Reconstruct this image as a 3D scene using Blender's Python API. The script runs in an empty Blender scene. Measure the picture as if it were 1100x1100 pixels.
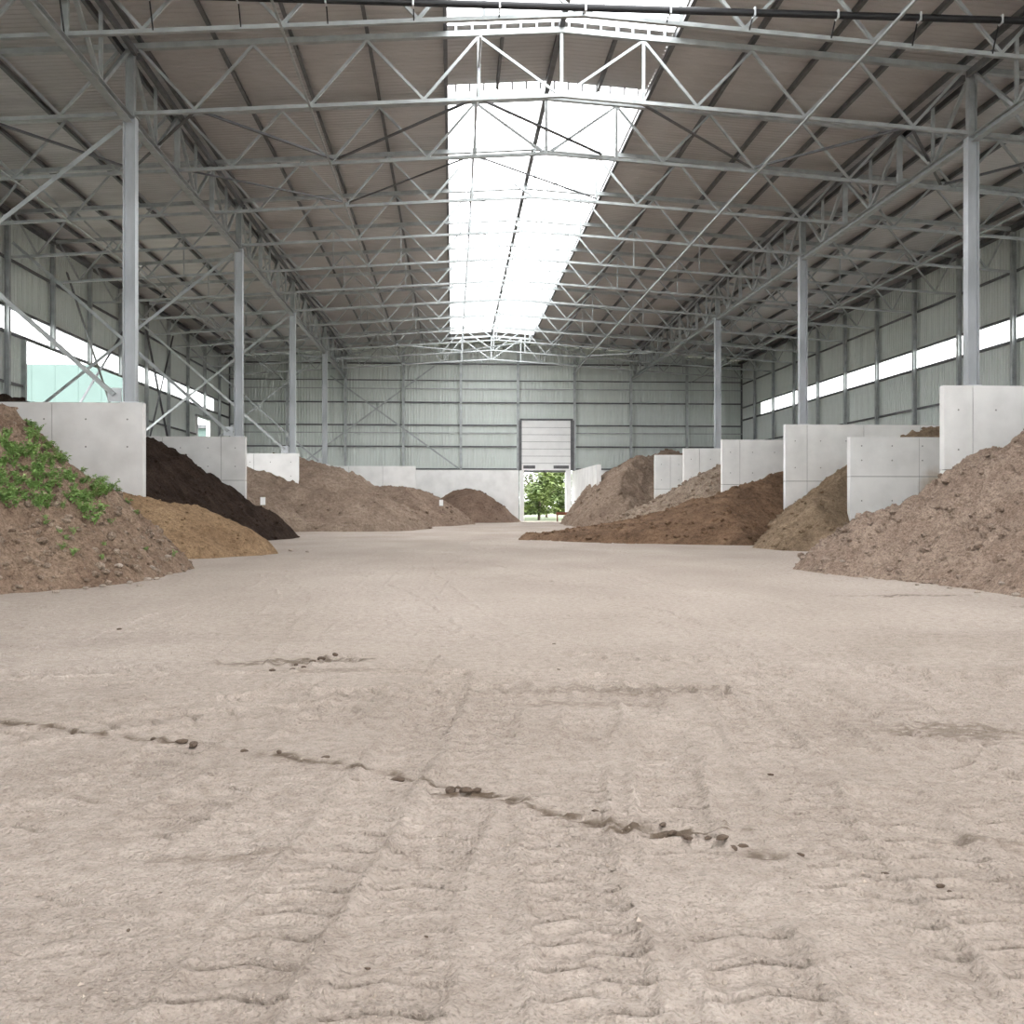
import bpy, math, random
import numpy as np
from mathutils import Vector, Matrix

sc = bpy.context.scene
COL = sc.collection
R = random.Random(7)

# ------------------------------------------------------------------ camera
F_PX, PPX, PPY, YAW = 1144.58, 559.40, 541.32, 0.0639
CAM = Vector((-3.0927, -0.1526, 1.40))
cam_d = bpy.data.cameras.new('camera')
cam_d.sensor_fit = 'HORIZONTAL'; cam_d.sensor_width = 36.0
cam_d.lens = 36.0 * F_PX / 1100.0
cam_d.shift_x = -(PPX - 550.0) / 1100.0
cam_d.shift_y = (PPY - 550.0) / 1100.0
cam_d.clip_start = 0.1; cam_d.clip_end = 1000
cam = bpy.data.objects.new('camera', cam_d); COL.objects.link(cam)
cam.location = CAM
cam.rotation_euler = (math.radians(90) + 0.0009, 0, -YAW)
sc.camera = cam

# ------------------------------------------------------------------ sky and exposure
w = bpy.data.worlds.new('overcast_sky'); sc.world = w; w.use_nodes = True
bg = w.node_tree.nodes['Background']
bg.inputs[0].default_value = (0.97, 0.985, 1.0, 1); bg.inputs[1].default_value = 1.0
sc.view_settings.view_transform = 'Standard'; sc.view_settings.look = 'None'
sc.view_settings.gamma = 1.0; sc.view_settings.use_curve_mapping = False
sc.view_settings.exposure = 3.1
sc.cycles.use_denoising = True
sc.cycles.max_bounces = 10; sc.cycles.diffuse_bounces = 6; sc.cycles.transparent_max_bounces = 12

# ------------------------------------------------------------------ hall measures (metres; ridge is X = 0, floor Z = 0)
HALF = 21.6                      # half width of the hall
COLX = 12.0                      # column rows
YF, YE = -31.0, 89.62            # open front end of the hall behind the camera, end wall
SL = 0.0675                      # roof slope
ZB, ZT, ZR = 13.04, 14.89, 15.20 # truss bottom chord, top chord, roof sheet at the ridge
SKY = 3.25                       # half width of the ridge skylight
def zb(x): return ZB - SL * abs(x)
def zt(x): return ZT - SL * abs(x)
def zr(x): return ZR - SL * abs(x)

# ------------------------------------------------------------------ materials
def mat(name, col, rough=0.8, metal=0.0, var=0.12, scale=3.0, bump=0.0, bscale=40.0, col2=None, detail=6, spec=0.3,
        stretch=(1, 1, 1), obj=True, thr=(0.35, 0.65)):
    m = bpy.data.materials.new(name); m.use_nodes = True
    nt = m.node_tree; nd = nt.nodes; b = nd['Principled BSDF']
    b.inputs['Roughness'].default_value = rough; b.inputs['Metallic'].default_value = metal
    b.inputs['Specular IOR Level'].default_value = spec
    tc = nd.new('ShaderNodeTexCoord'); mp = nd.new('ShaderNodeMapping'); mp.inputs['Scale'].default_value = stretch
    nt.links.new(tc.outputs['Object' if obj else 'Generated'], mp.inputs[0])
    n = nd.new('ShaderNodeTexNoise'); n.inputs['Scale'].default_value = scale; n.inputs['Detail'].default_value = detail
    nt.links.new(mp.outputs[0], n.inputs['Vector'])
    r = nd.new('ShaderNodeValToRGB')
    c2 = col2 if col2 else tuple(max(0, c * (1 - var)) for c in col)
    c1 = col if col2 else tuple(min(1, c * (1 + var)) for c in col)
    r.color_ramp.elements[0].position = thr[0]; r.color_ramp.elements[0].color = (*c2, 1)
    r.color_ramp.elements[1].position = thr[1]; r.color_ramp.elements[1].color = (*c1, 1)
    nt.links.new(n.outputs['Fac'], r.inputs[0]); nt.links.new(r.outputs[0], b.inputs['Base Color'])
    if bump > 0:
        n2 = nd.new('ShaderNodeTexNoise'); n2.inputs['Scale'].default_value = bscale; n2.inputs['Detail'].default_value = 5
        nt.links.new(mp.outputs[0], n2.inputs['Vector'])
        bp = nd.new('ShaderNodeBump'); bp.inputs['Strength'].default_value = bump; bp.inputs['Distance'].default_value = 0.05
        nt.links.new(n2.outputs['Fac'], bp.inputs['Height']); nt.links.new(bp.outputs[0], b.inputs['Normal'])
    return m

def glazing(name, clear, diffuse, tint):
    m = bpy.data.materials.new(name); m.use_nodes = True
    nt = m.node_tree; nd = nt.nodes; nd.remove(nd['Principled BSDF']); out = nd['Material Output']
    t = nd.new('ShaderNodeBsdfTransparent'); t.inputs[0].default_value = (*[c * clear for c in tint], 1)
    tl = nd.new('ShaderNodeBsdfTranslucent'); tl.inputs[0].default_value = (*[c * diffuse for c in tint], 1)
    a = nd.new('ShaderNodeAddShader')
    nt.links.new(t.outputs[0], a.inputs[0]); nt.links.new(tl.outputs[0], a.inputs[1])
    nt.links.new(a.outputs[0], out.inputs[0])
    return m

M = {
 'galv': mat('galvanised_steel', (0.345, 0.365, 0.365), 0.42, 0.2, 0.15, 2.5, spec=0.5),
 'galv_column': mat('column_galvanising', (0.43, 0.45, 0.47), 0.42, 0.25, 0.2, 1.5, spec=0.5, stretch=(1, 1, .3)),
 'galv_light': mat('bright_galvanised_steel', (0.56, 0.58, 0.60), 0.4, 0.3, 0.12, 3.0, spec=0.5),
 'dark_steel': mat('dark_steel', (0.13, 0.13, 0.135), 0.5, 0.3, 0.15, 3.0),
 'black_pipe': mat('black_pipe', (0.018, 0.018, 0.02), 0.4, 0.0, 0.2, 3.0),
 'roof': mat('roof_sheet_metal', (0.49, 0.475, 0.465), 0.5, 0.1, 0.08, 0.6),
 'clad': mat('wall_sheet_metal', (0.57, 0.61, 0.58), 0.45, 0.05, 0.05, 0.8, spec=0.4),
 'concrete': mat('precast_concrete', (0.84, 0.835, 0.82), 0.85, 0, 0.11, 1.1, 0.06, 30, detail=8, col2=(0.73, 0.725, 0.71), thr=(0.3, 0.6)),
 'concrete_grey': mat('grey_concrete', (0.70, 0.69, 0.675), 0.85, 0, 0.11, 1.0, 0.06, 30, detail=8, col2=(0.56, 0.55, 0.535), thr=(0.3, 0.62)),
 'joint': mat('joint_filler', (0.25, 0.245, 0.235), 0.95, 0, 0.1, 3.0),  # dark grey filler for divider wall joints and tie holes
 'white': mat('white_painted_metal', (0.80, 0.80, 0.79), 0.45, 0, 0.03, 2.0),
 'sign': mat('white_sign', (0.85, 0.85, 0.85), 0.5, 0, 0.02, 2.0),
 'wood': mat('weathered_wood', (0.35, 0.27, 0.19), 0.8, 0, 0.2, 9.0),
 'rust': mat('rust_red_steel', (0.20, 0.075, 0.04), 0.7, 0, 0.25, 6.0),
 'mint': mat('mint_sheet_metal', (0.115, 0.165, 0.152), 0.5, 0, 0.04, 0.5),
 'mint_trim': mat('pale_trim', (0.28, 0.30, 0.30), 0.5, 0, 0.04, 0.5),
 'skylight': glazing('skylight_polycarbonate', 0.80, 0.15, (1, 1, 1)),
 'strip': glazing('strip_polycarbonate', 0.55, 0.40, (1, 1, 1)),
 'leaf': mat('weed_leaf', (0.30, 0.43, 0.14), 0.6, 0, 0.3, 4.0, col2=(0.16, 0.28, 0.08)),
 'tree_leaf': mat('tree_leaf', (0.20, 0.25, 0.08), 0.6, 0, 0.3, 0.7, col2=(0.085, 0.125, 0.04)),
 'bark': mat('bark', (0.10, 0.075, 0.055), 0.9, 0, 0.3, 6.0),
 'ground': mat('outside_ground', (0.13, 0.13, 0.10), 0.95, 0, 0.2, 0.15, col2=(0.075, 0.11, 0.035)),
 'stone': mat('dusty_stone', (0.36, 0.30, 0.25), 0.9, 0, 0.3, 5.0, 0.3, 60),
 'clod': mat('dark_soil_clod', (0.105, 0.075, 0.055), 0.95, 0, 0.35, 14.0, 0.4, 60),
}
def soil(name, a, b, s=1.2, bump=0.8, bscale=9.0):
    """loose earth: broad colour patches, mottling and dark crumbs, with coarse and fine relief"""
    m = bpy.data.materials.new(name); m.use_nodes = True
    nt = m.node_tree; nd = nt.nodes; p = nd['Principled BSDF']; L = nt.links.new
    p.inputs['Roughness'].default_value = .97; p.inputs['Specular IOR Level'].default_value = .08
    tc = nd.new('ShaderNodeTexCoord')
    def nz(sc_, det, rg=.6):
        n = nd.new('ShaderNodeTexNoise'); n.inputs['Scale'].default_value = sc_; n.inputs['Detail'].default_value = det; n.inputs['Roughness'].default_value = rg
        L(tc.outputs['Object'], n.inputs['Vector']); return n.outputs['Fac']
    def rp(src, p0, c0, p1, c1):
        r = nd.new('ShaderNodeValToRGB'); r.color_ramp.elements[0].position = p0; r.color_ramp.elements[0].color = (*c0, 1)
        r.color_ramp.elements[1].position = p1; r.color_ramp.elements[1].color = (*c1, 1); L(src, r.inputs[0]); return r.outputs[0]
    def mul(x, y, f):
        mx = nd.new('ShaderNodeMix'); mx.data_type = 'RGBA'; mx.blend_type = 'MULTIPLY'; mx.inputs[0].default_value = f
        L(x, mx.inputs[6]); L(y, mx.inputs[7]); return mx.outputs[2]
    c = rp(nz(s, 9), .34, b, .66, a)
    c = mul(c, rp(nz(s * 7, 6, .7), .35, (.62, .60, .58), .58, (1.12, 1.12, 1.12)), .8)
    c = mul(c, rp(nz(28, 4, .7), .36, (.50, .47, .45), .54, (1.1, 1.1, 1.1)), .75)
    L(c, p.inputs['Base Color'])
    b1 = nd.new('ShaderNodeBump'); b1.inputs['Strength'].default_value = bump; b1.inputs['Distance'].default_value = .14; L(nz(bscale * .7, 5, .65), b1.inputs['Height'])
    b2 = nd.new('ShaderNodeBump'); b2.inputs['Strength'].default_value = bump; b2.inputs['Distance'].default_value = .05; L(nz(bscale * 4, 4, .65), b2.inputs['Height']); L(b1.outputs[0], b2.inputs['Normal'])
    L(b2.outputs[0], p.inputs['Normal'])
    return m

# ------------------------------------------------------------------ mesh helpers
def mesh(name, V, Fc, m, smooth=False):
    me = bpy.data.meshes.new(name)
    me.from_pydata([tuple(v) for v in V], [], Fc); me.update()
    if m: me.materials.append(M[m] if isinstance(m, str) else m)
    if smooth: me.polygons.foreach_set('use_smooth', [True] * len(me.polygons))
    return me

def link(name, data, parent=None, loc=None, rot=None):
    o = bpy.data.objects.new(name, data); COL.objects.link(o)
    if parent: o.parent = parent
    if loc is not None: o.location = loc
    if rot is not None: o.rotation_euler = rot
    return o

def tag(o, label, cat=None, group=None, kind=None):
    o['label'] = label
    if cat: o['category'] = cat
    if group: o['group'] = group
    if kind: o['kind'] = kind
    return o

def thing(name, label, cat=None, loc=(0, 0, 0), group=None, kind=None):
    return tag(link(name, None, None, loc), label, cat, group, kind)

class MB:
    def __init__(s): s.V = []; s.F = []
    def box(s, x0, x1, y0, y1, z0, z1):
        n = len(s.V)
        s.V += [(x, y, z) for z in (z0, z1) for y in (y0, y1) for x in (x0, x1)]
        s.F += [tuple(n + i for i in f) for f in ((0, 2, 3, 1), (4, 5, 7, 6), (0, 1, 5, 4), (2, 6, 7, 3), (0, 4, 6, 2), (1, 3, 7, 5))]
        return s
    def bar(s, p, q, wd, ht, up=(0, 0, 1)):
        p = Vector(p); q = Vector(q); d = (q - p).normalized(); u = Vector(up)
        if abs(d.dot(u)) > 0.98: u = Vector((0, 1, 0))
        a = d.cross(u).normalized(); b = a.cross(d)
        n = len(s.V)
        for e in (p, q):
            for i, j in ((-1, -1), (1, -1), (1, 1), (-1, 1)): s.V.append(tuple(e + a * (i * wd / 2) + b * (j * ht / 2)))
        s.F += [tuple(n + i for i in f) for f in ((3, 2, 1, 0), (4, 5, 6, 7), (0, 1, 5, 4), (1, 2, 6, 5), (2, 3, 7, 6), (3, 0, 4, 7))]
        return s
    def angle(s, p, q, leg, t, up=(0, 0, 1), flip=1):
        """an L-section bar"""
        p = Vector(p); q = Vector(q); d = (q - p).normalized(); u = Vector(up)
        if abs(d.dot(u)) > 0.98: u = Vector((0, 1, 0))
        a = d.cross(u).normalized() * flip; b = a.cross(d) * flip
        n = len(s.V); pr = [(-.5, -.5), (.5, -.5), (.5, -.5 + t / leg), (-.5 + t / leg, -.5 + t / leg), (-.5 + t / leg, .5), (-.5, .5)]
        for e in (p, q):
            for i, j in pr: s.V.append(tuple(e + a * (i * leg) + b * (j * leg)))
        k = len(pr)
        for i in range(k):
            j = (i + 1) % k; s.F.append((n + i, n + j, n + k + j, n + k + i))
        s.F += [(n + 0, n + 3, n + 2, n + 1), (n + 0, n + 5, n + 4, n + 3), (n + k, n + k + 1, n + k + 2, n + k + 3), (n + k, n + k + 3, n + k + 4, n + k + 5)]
        return s
    def hsec(s, p, q, depth, width, tf, tw, axis):
        """H-section from p to q; depth is measured along 'axis' (flanges stand across it)"""
        p = Vector(p); q = Vector(q); d = (q - p).normalized(); a = Vector(axis); b = d.cross(a).normalized()
        h = depth / 2
        for o_, th, wd in ((-h + tf / 2, tf, width), (h - tf / 2, tf, width), (0, depth - 2 * tf, tw)):
            n = len(s.V)
            for e in (p, q):
                for i, j in ((-1, -1), (1, -1), (1, 1), (-1, 1)): s.V.append(tuple(e + a * (o_ + i * th / 2) + b * (j * wd / 2)))
            s.F += [tuple(n + i for i in f) for f in ((3, 2, 1, 0), (4, 5, 6, 7), (0, 1, 5, 4), (1, 2, 6, 5), (2, 3, 7, 6), (3, 0, 4, 7))]
        return s
    def cyl(s, p, q, r, k=10):
        p = Vector(p); q = Vector(q); d = (q - p).normalized(); u = Vector((0, 0, 1)) if abs(d.z) < .9 else Vector((1, 0, 0))
        a = d.cross(u).normalized(); b = a.cross(d); n = len(s.V)
        for e in (p, q):
            for i in range(k):
                t = 2 * math.pi * i / k; s.V.append(tuple(e + a * (r * math.cos(t)) + b * (r * math.sin(t))))
        for i in range(k):
            j = (i + 1) % k; s.F.append((n + i, n + j, n + k + j, n + k + i))
        s.F += [tuple(n + i for i in reversed(range(k))), tuple(n + k + i for i in range(k))]
        return s
    def me(s, name, m, smooth=False): return mesh(name, s.V, s.F, m, smooth)
    def build(s, name, m, parent=None, loc=None, smooth=False): return link(name, s.me(name, m, smooth), parent, loc)

# ------------------------------------------------------------------ noise (numpy)
def _h(ix, iy, seed):
    n = (ix.astype(np.int64) * 374761393 + iy.astype(np.int64) * 668265263 + seed * 974711) & 0xffffffff
    n = ((n ^ (n >> 13)) * 1274126177) & 0xffffffff
    return ((n ^ (n >> 16)) & 0xffff) / 65535.0
def vn(x, y, seed=0):
    ix = np.floor(x); iy = np.floor(y); fx = x - ix; fy = y - iy
    fx = fx * fx * (3 - 2 * fx); fy = fy * fy * (3 - 2 * fy)
    a = _h(ix, iy, seed); b = _h(ix + 1, iy, seed); c = _h(ix, iy + 1, seed); d = _h(ix + 1, iy + 1, seed)
    return (a + (b - a) * fx) * (1 - fy) + (c + (d - c) * fx) * fy - 0.5
def fbm(x, y, oct=4, seed=0, gain=0.5):
    t = 0; a = 1.0
    for i in range(oct):
        c, s_ = math.cos(i * 0.7 + .3), math.sin(i * 0.7 + .3)
        t = t + a * vn((x * c - y * s_) * 2 ** i, (x * s_ + y * c) * 2 ** i, seed + i); a *= gain
    return t
def sm(a, b, x):
    t = np.clip((x - a) / (b - a), 0, 1); return t * t * (3 - 2 * t)
def seg_dist(X, Y, pts):
    """distance to a polyline, with arc length and signed side at the nearest point"""
    best = np.full(X.shape, 1e9); S = np.zeros(X.shape); side = np.zeros(X.shape); acc = 0.0
    for (x0, y0), (x1, y1) in zip(pts[:-1], pts[1:]):
        dx, dy = x1 - x0, y1 - y0; L = math.hypot(dx, dy)
        t = np.clip(((X - x0) * dx + (Y - y0) * dy) / (L * L), 0, 1)
        ex = X - (x0 + t * dx); ey = Y - (y0 + t * dy); d = np.hypot(ex, ey); k = d < best
        best = np.where(k, d, best); S = np.where(k, acc + t * L, S); side = np.where(k, np.sign(dx * ey - dy * ex), side); acc += L
    return best, S, side
def inside(X, Y, poly):
    r = np.zeros(X.shape, bool); n = len(poly)
    for i in range(n):
        x0, y0 = poly[i]; x1, y1 = poly[(i + 1) % n]
        if y0 == y1: continue
        r ^= ((y0 > Y) != (y1 > Y)) & (X < (x1 - x0) * (Y - y0) / (y1 - y0) + x0)
    return r
def catmull(pts, n=8):
    P = [np.array(p, float) for p in pts]; P = [2 * P[0] - P[1]] + P + [2 * P[-1] - P[-2]]; out = []
    for i in range(1, len(P) - 2):
        for k in range(n):
            t = k / n; a, b, c, d = P[i - 1], P[i], P[i + 1], P[i + 2]
            out.append(tuple(0.5 * ((2 * b) + (c - a) * t + (2 * a - 5 * b + 4 * c - d) * t * t + (3 * b - a - 3 * c + d) * t ** 3)))
    out.append(tuple(P[-2])); return out

# ================================================================== SETTING: floor
def axis(parts):
    o = [parts[0][0]]
    for a, b, st in parts: o += list(np.linspace(a, b, max(1, int(round((b - a) / st))) + 1)[1:])
    return np.array(o)
gx = axis([(-21.6, -12, .4), (-12, -7, .1), (-7, 2.2, .025), (2.2, 6, .06), (6, 12, .15), (12, 21.6, .5)])
gy = axis([(-31, 2.2, .8), (2.2, 5.5, .0105), (5.5, 9, .019), (9, 14, .05), (14, 24, .09), (24, 40, .2), (40, 89.6, .5)])
X, Y = np.meshgrid(gx, gy)
near = sm(30, 8, Y)
Z = 0.05 * fbm(X / 3.0, Y / 3.0, 3, 11) + 0.016 * fbm(X / 0.5, Y / 0.4, 5, 5, .6) * near
Zs = Z * 0 + 0.05 * fbm(X / 3.0, Y / 3.0, 3, 11)      # the ground without its crumbs, as a tyre presses it
rough = sm(-.12, .2, fbm(X / 1.3, Y / 1.0, 3, 21))
Z += (0.004 + 0.013 * rough) * fbm(X / 0.09, Y / 0.06, 4, 31, .72) * sm(16, 9, Y)
def track(pts, wd, pitch, dep, patch=.1, seed=0, lug=1.0, split=False):
    global Z
    P = catmull(pts)
    px = [p[0] for p in P]; py = [p[1] for p in P]
    jx = np.where((gx > min(px) - wd) & (gx < max(px) + wd))[0]; jy = np.where((gy > min(py) - wd) & (gy < max(py) + wd))[0]
    if len(jx) < 2 or len(jy) < 2: return
    sl_ = np.ix_(jy, jx); x = X[sl_]; y = Y[sl_]
    wx = x + .03 * fbm(x / .3, y / .3, 2, seed + 3)
    d, s, side = seg_dist(wx, y, P); h = wd / 2; d = d + .02 * fbm(x / .08, y / .08, 2, seed + 5)
    m = sm(-.10, .22, fbm(x / .7, y / .7, 2, seed + 90) + patch)
    ins = sm(h + .02, h - .03, d)
    ph = s / pitch + (np.where(side > 0, .5, 0) if split else 0) + .30 * d / h
    fr = ph - np.floor(ph)
    fr = np.clip(fr + .05 * fbm(x / .06, y / .06, 2, seed + 8), 0, 1)
    step = .45 * np.exp(-((fr - .30) / .12) ** 2) - 1.15 * np.exp(-((fr - .5) / .07) ** 2) + .3 * np.exp(-((fr - .68) / .1) ** 2)   # lug prints: a narrow slot between raised lips
    k = .85 * ins * m
    Z[sl_] = Z[sl_] * (1 - k) + Zs[sl_] * k
    Z[sl_] += m * (ins * (-.6 * dep + lug * dep * 1.7 * step) + dep * .9 * np.exp(-((d - h - .01) / .03) ** 2))
T = [
 ([(-3.32, 2.3), (-3.26, 3.29), (-3.19, 4.0), (-3.03, 5.06), (-2.82, 6.88), (-2.67, 8.16)], .36, .20),
 ([(-3.80, 2.4), (-3.62, 3.73), (-3.47, 4.93), (-3.2, 7.23), (-3.1, 8.6)], .36, .22),
 ([(-2.70, 2.3), (-2.65, 3.76), (-2.53, 5.03), (-2.11, 7.16), (-1.9, 8.4)], .36, .19),
 ([(-2.22, 2.3), (-2.14, 4.29), (-1.85, 6.01), (-1.7, 7.8)], .34, .21),
 ([(-1.85, 2.3), (-1.61, 3.6), (-1.33, 5.32), (-1.08, 7.1), (-1.0, 8.5)], .40, .23),
 ([(-5.2, 7.2), (-4.35, 7.66), (-3.34, 7.79), (-2.29, 7.92), (-1.23, 7.85), (-0.44, 7.06), (0.09, 6.13)], .42, .24),
 ([(-6.0, 6.3), (-4.8, 7.0), (-3.6, 7.2), (-2.2, 7.1), (-.9, 6.5), (-.3, 5.3)], .40, .26),
 ([(-4.9, 2.5), (-4.5, 4.2), (-4.0, 6.2), (-3.5, 8.8), (-3.2, 12)], .40, .25),
 ([(-.8, 3.2), (-.55, 5.0), (-.4, 7.5), (-.3, 10), (-.5, 14)], .42, .25),
 ([(-5.6, 2.4), (-5.1, 4.5), (-4.6, 6.5), (-4.2, 9)], .40, .23),
 ([(-1.35, 2.4), (-1.15, 4.2), (-.8, 6.0), (-.75, 8.6)], .38, .21),
 ([(-.4, 4.0), (.1, 5.5), (.5, 7.5), (.6, 10)], .42, .24),
 ([(-7, 8.6), (-5, 9.3), (-3, 9.6), (-1, 9.4), (1, 8.4), (2.5, 7)], .45, .28),
]
for i, (p, wd, pi_) in enumerate(T): track(p, wd, pi_, .025, .26 if i < 6 else .14, i * 7, 1.0, i in (2, 4, 5, 8, 11))
# long smooth wheel sweeps further down the hall
for i in range(16):
    x0 = R.uniform(-7, 5); b = R.uniform(-.35, .35)
    pts = [(x0 - b * 3, 9), (x0, 16), (x0 + b * 4 + R.uniform(-1, 1), 26), (R.uniform(-4, 4), 40), (R.uniform(1, 5), 62)]
    track(pts, R.uniform(.35, .55), .3, R.uniform(.012, .02), .15, 200 + i, .25)
for i in range(7):
    y0 = 11 + i * 2.1
    track([(-9, y0 + 1.5), (-5, y0 + .4), (-1, y0 - .2 + R.uniform(-.5, .5)), (3, y0 + .8), (7, y0 + 3.6)], R.uniform(.4, .6), .3, .016, .05, 300 + i, .3)
# shallow dark earth seam across the foreground
SEAM = catmull([(-8.2, 7.3), (-6.6, 7.1), (-6.01, 6.94), (-5.54, 6.76), (-4.6, 6.23), (-4.12, 5.96), (-3.36, 5.35), (-3.03, 5.03), (-2.65, 4.69), (-2.23, 4.41), (-1.92, 4.08), (-1.67, 4.01)])
wob = .09 * fbm(X / .35, Y / .35, 3, 77)
dS, sS, _ = seg_dist(X + wob, Y + wob, SEAM)
cut = sm(-.15, .12, fbm(sS / .45, sS * 0 + 3.3, 2, 401) + .06)
Z += cut * (-.008 * np.exp(-(dS / .02) ** 2) + .006 * fbm(X / .05, Y / .05, 2, 71) * np.exp(-(dS / .09) ** 2))
dirt = .95 * np.maximum(cut, sm(-4.4, -5.2, X))  * sm(-.42, .05, fbm(X / .05, Y / .035, 3, 58)) * np.exp(-(dS / (.018 + .045 * (fbm(X / .16, Y / .16, 2, 55) + .5))) ** 2)
for cx_, cy_, rx, ry, am in [(-4.4, 9.5, .55, .18, .75), (-4.95, 9.45, .35, .12, .5), (-3.03, 5.02, .16, .05, 1), (-2.16, 4.33, .28, .055, .9), (.02, 6.35, .40, .26, .55), (3.9, 15.9, .9, .2, .6), (-1.62, 7.9, .8, .2, .4),
                             (5.3, 14.2, .6, .12, .5), (-4.0, 4.2, .3, .06, .4), (-.9, 4.1, .2, .05, .5), (-4.1, 8.9, .6, .12, .35), (-2.2, 7.3, .5, .1, .35)]:
    e = ((X - cx_) / rx) ** 2 + ((Y - cy_) / ry) ** 2
    mm = am * sm(.12, .6, np.exp(-e) * (.8 + 1.6 * fbm(X / .055, Y / .035, 4, 66, .65))); dirt = np.maximum(dirt, mm)
    Z += .02 * mm * (fbm(X / .07, Y / .07, 2, 67) + .3)
V = np.stack([X, Y, Z], -1).reshape(-1, 3); ny, nx = X.shape
idx = np.arange(nx * ny).reshape(ny, nx)
Q = np.stack([idx[:-1, :-1], idx[:-1, 1:], idx[1:, 1:], idx[1:, :-1]], -1).reshape(-1, 4)
def big_mesh(name, V, Q, m):
    me = bpy.data.meshes.new(name)
    me.vertices.add(len(V)); me.vertices.foreach_set('co', V.astype(np.float32).ravel())
    me.loops.add(Q.size); me.loops.foreach_set('vertex_index', Q.astype(np.int32).ravel())
    me.polygons.add(len(Q)); me.polygons.foreach_set('loop_start', np.arange(0, Q.size, 4, dtype=np.int32))
    me.update(calc_edges=True); me.validate()
    me.polygons.foreach_set('use_smooth', np.ones(len(Q), bool))
    me.materials.append(m); return me
def floor_height(x, y):
    i = int(np.clip(np.searchsorted(gx, x), 0, nx - 1)); j = int(np.clip(np.searchsorted(gy, y), 0, ny - 1)); return float(Z[j, i])
fm = bpy.data.materials.new('packed_sandy_floor'); fm.use_nodes = True
nt = fm.node_tree; nd = nt.nodes; b = nd['Principled BSDF']; b.inputs['Roughness'].default_value = .95; b.inputs['Specular IOR Level'].default_value = .1
tc = nd.new('ShaderNodeTexCoord')
def noise(scale, detail=6, stretch=None):
    n = nd.new('ShaderNodeTexNoise'); n.inputs['Scale'].default_value = scale; n.inputs['Detail'].default_value = detail
    if stretch:
        mp = nd.new('ShaderNodeMapping'); mp.inputs['Scale'].default_value = stretch; nt.links.new(tc.outputs['Object'], mp.inputs[0]); nt.links.new(mp.outputs[0], n.inputs['Vector'])
    else: nt.links.new(tc.outputs['Object'], n.inputs['Vector'])
    return n
def ramp(src, p0, c0, p1, c1):
    r = nd.new('ShaderNodeValToRGB'); r.color_ramp.elements[0].position = p0; r.color_ramp.elements[0].color = (*c0, 1)
    r.color_ramp.elements[1].position = p1; r.color_ramp.elements[1].color = (*c1, 1); nt.links.new(src, r.inputs[0]); return r
def mix(fac, a, b_, mode='MIX'):
    m = nd.new('ShaderNodeMix'); m.data_type = 'RGBA'; m.blend_type = mode
    if isinstance(fac, (int, float)): m.inputs[0].default_value = fac
    else: nt.links.new(fac, m.inputs[0])
    for s_, v in ((6, a), (7, b_)):
        if isinstance(v, tuple): m.inputs[s_].default_value = (*v, 1)
        else: nt.links.new(v, m.inputs[s_])
    return m.outputs[2]
c_big = ramp(noise(.35, 5, (1, .5, 1)).outputs['Fac'], .35, (.395, .335, .288), .65, (.475, .41, .36))
c_grain = ramp(noise(14, 8).outputs['Fac'], .3, (.72, .70, .68), .6, (1, 1, 1))
c_fine = ramp(noise(70, 8).outputs['Fac'], .36, (.45, .42, .40), .50, (1, 1, 1))
c = mix(.7, c_big.outputs[0], c_grain.outputs[0], 'MULTIPLY'); c = mix(.4, c, c_fine.outputs[0], 'MULTIPLY')
at = nd.new('ShaderNodeAttribute'); at.attribute_name = 'dirt'
ch_ = nd.new('ShaderNodeAttribute'); ch_.attribute_name = 'churn_dim'
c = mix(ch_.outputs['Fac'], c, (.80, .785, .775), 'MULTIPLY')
c = mix(at.outputs['Fac'], c, (.10, .072, .05))
nt.links.new(c, b.inputs['Base Color'])
nb = noise(60, 8); bp = nd.new('ShaderNodeBump'); bp.inputs['Strength'].default_value = .9; bp.inputs['Distance'].default_value = .02
nt.links.new(nb.outputs['Fac'], bp.inputs['Height'])
nb2 = noise(22, 7); bp2 = nd.new('ShaderNodeBump'); bp2.inputs['Strength'].default_value = .8; bp2.inputs['Distance'].default_value = .03
nt.links.new(nb2.outputs['Fac'], bp2.inputs['Height']); nt.links.new(bp.outputs[0], bp2.inputs['Normal']); nt.links.new(bp2.outputs[0], b.inputs['Normal'])
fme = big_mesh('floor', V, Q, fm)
fa = fme.attributes.new('dirt', 'FLOAT', 'POINT'); fa.data.foreach_set('value', np.clip(dirt, 0, 1).astype(np.float32).ravel())
churn_dim = sm(12.5, 6.5, Y + 4.5 * fbm(X / 2.2, Y / 1.6, 4, 501)) * (.75 + .5 * fbm(X / .5, Y / .4, 3, 505))    # loose churned earth tone, also darkened to offset foreground light from the open front
fb = fme.attributes.new('churn_dim', 'FLOAT', 'POINT'); fb.data.foreach_set('value', np.clip(churn_dim, 0, 1).astype(np.float32).ravel())
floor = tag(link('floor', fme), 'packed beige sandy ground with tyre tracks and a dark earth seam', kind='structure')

g = MB().box(-300, 300, -120, 500, -.6, -.14).build('ground', 'ground'); tag(g, 'pale gravel and grass outside the hall', kind='structure')

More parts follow.
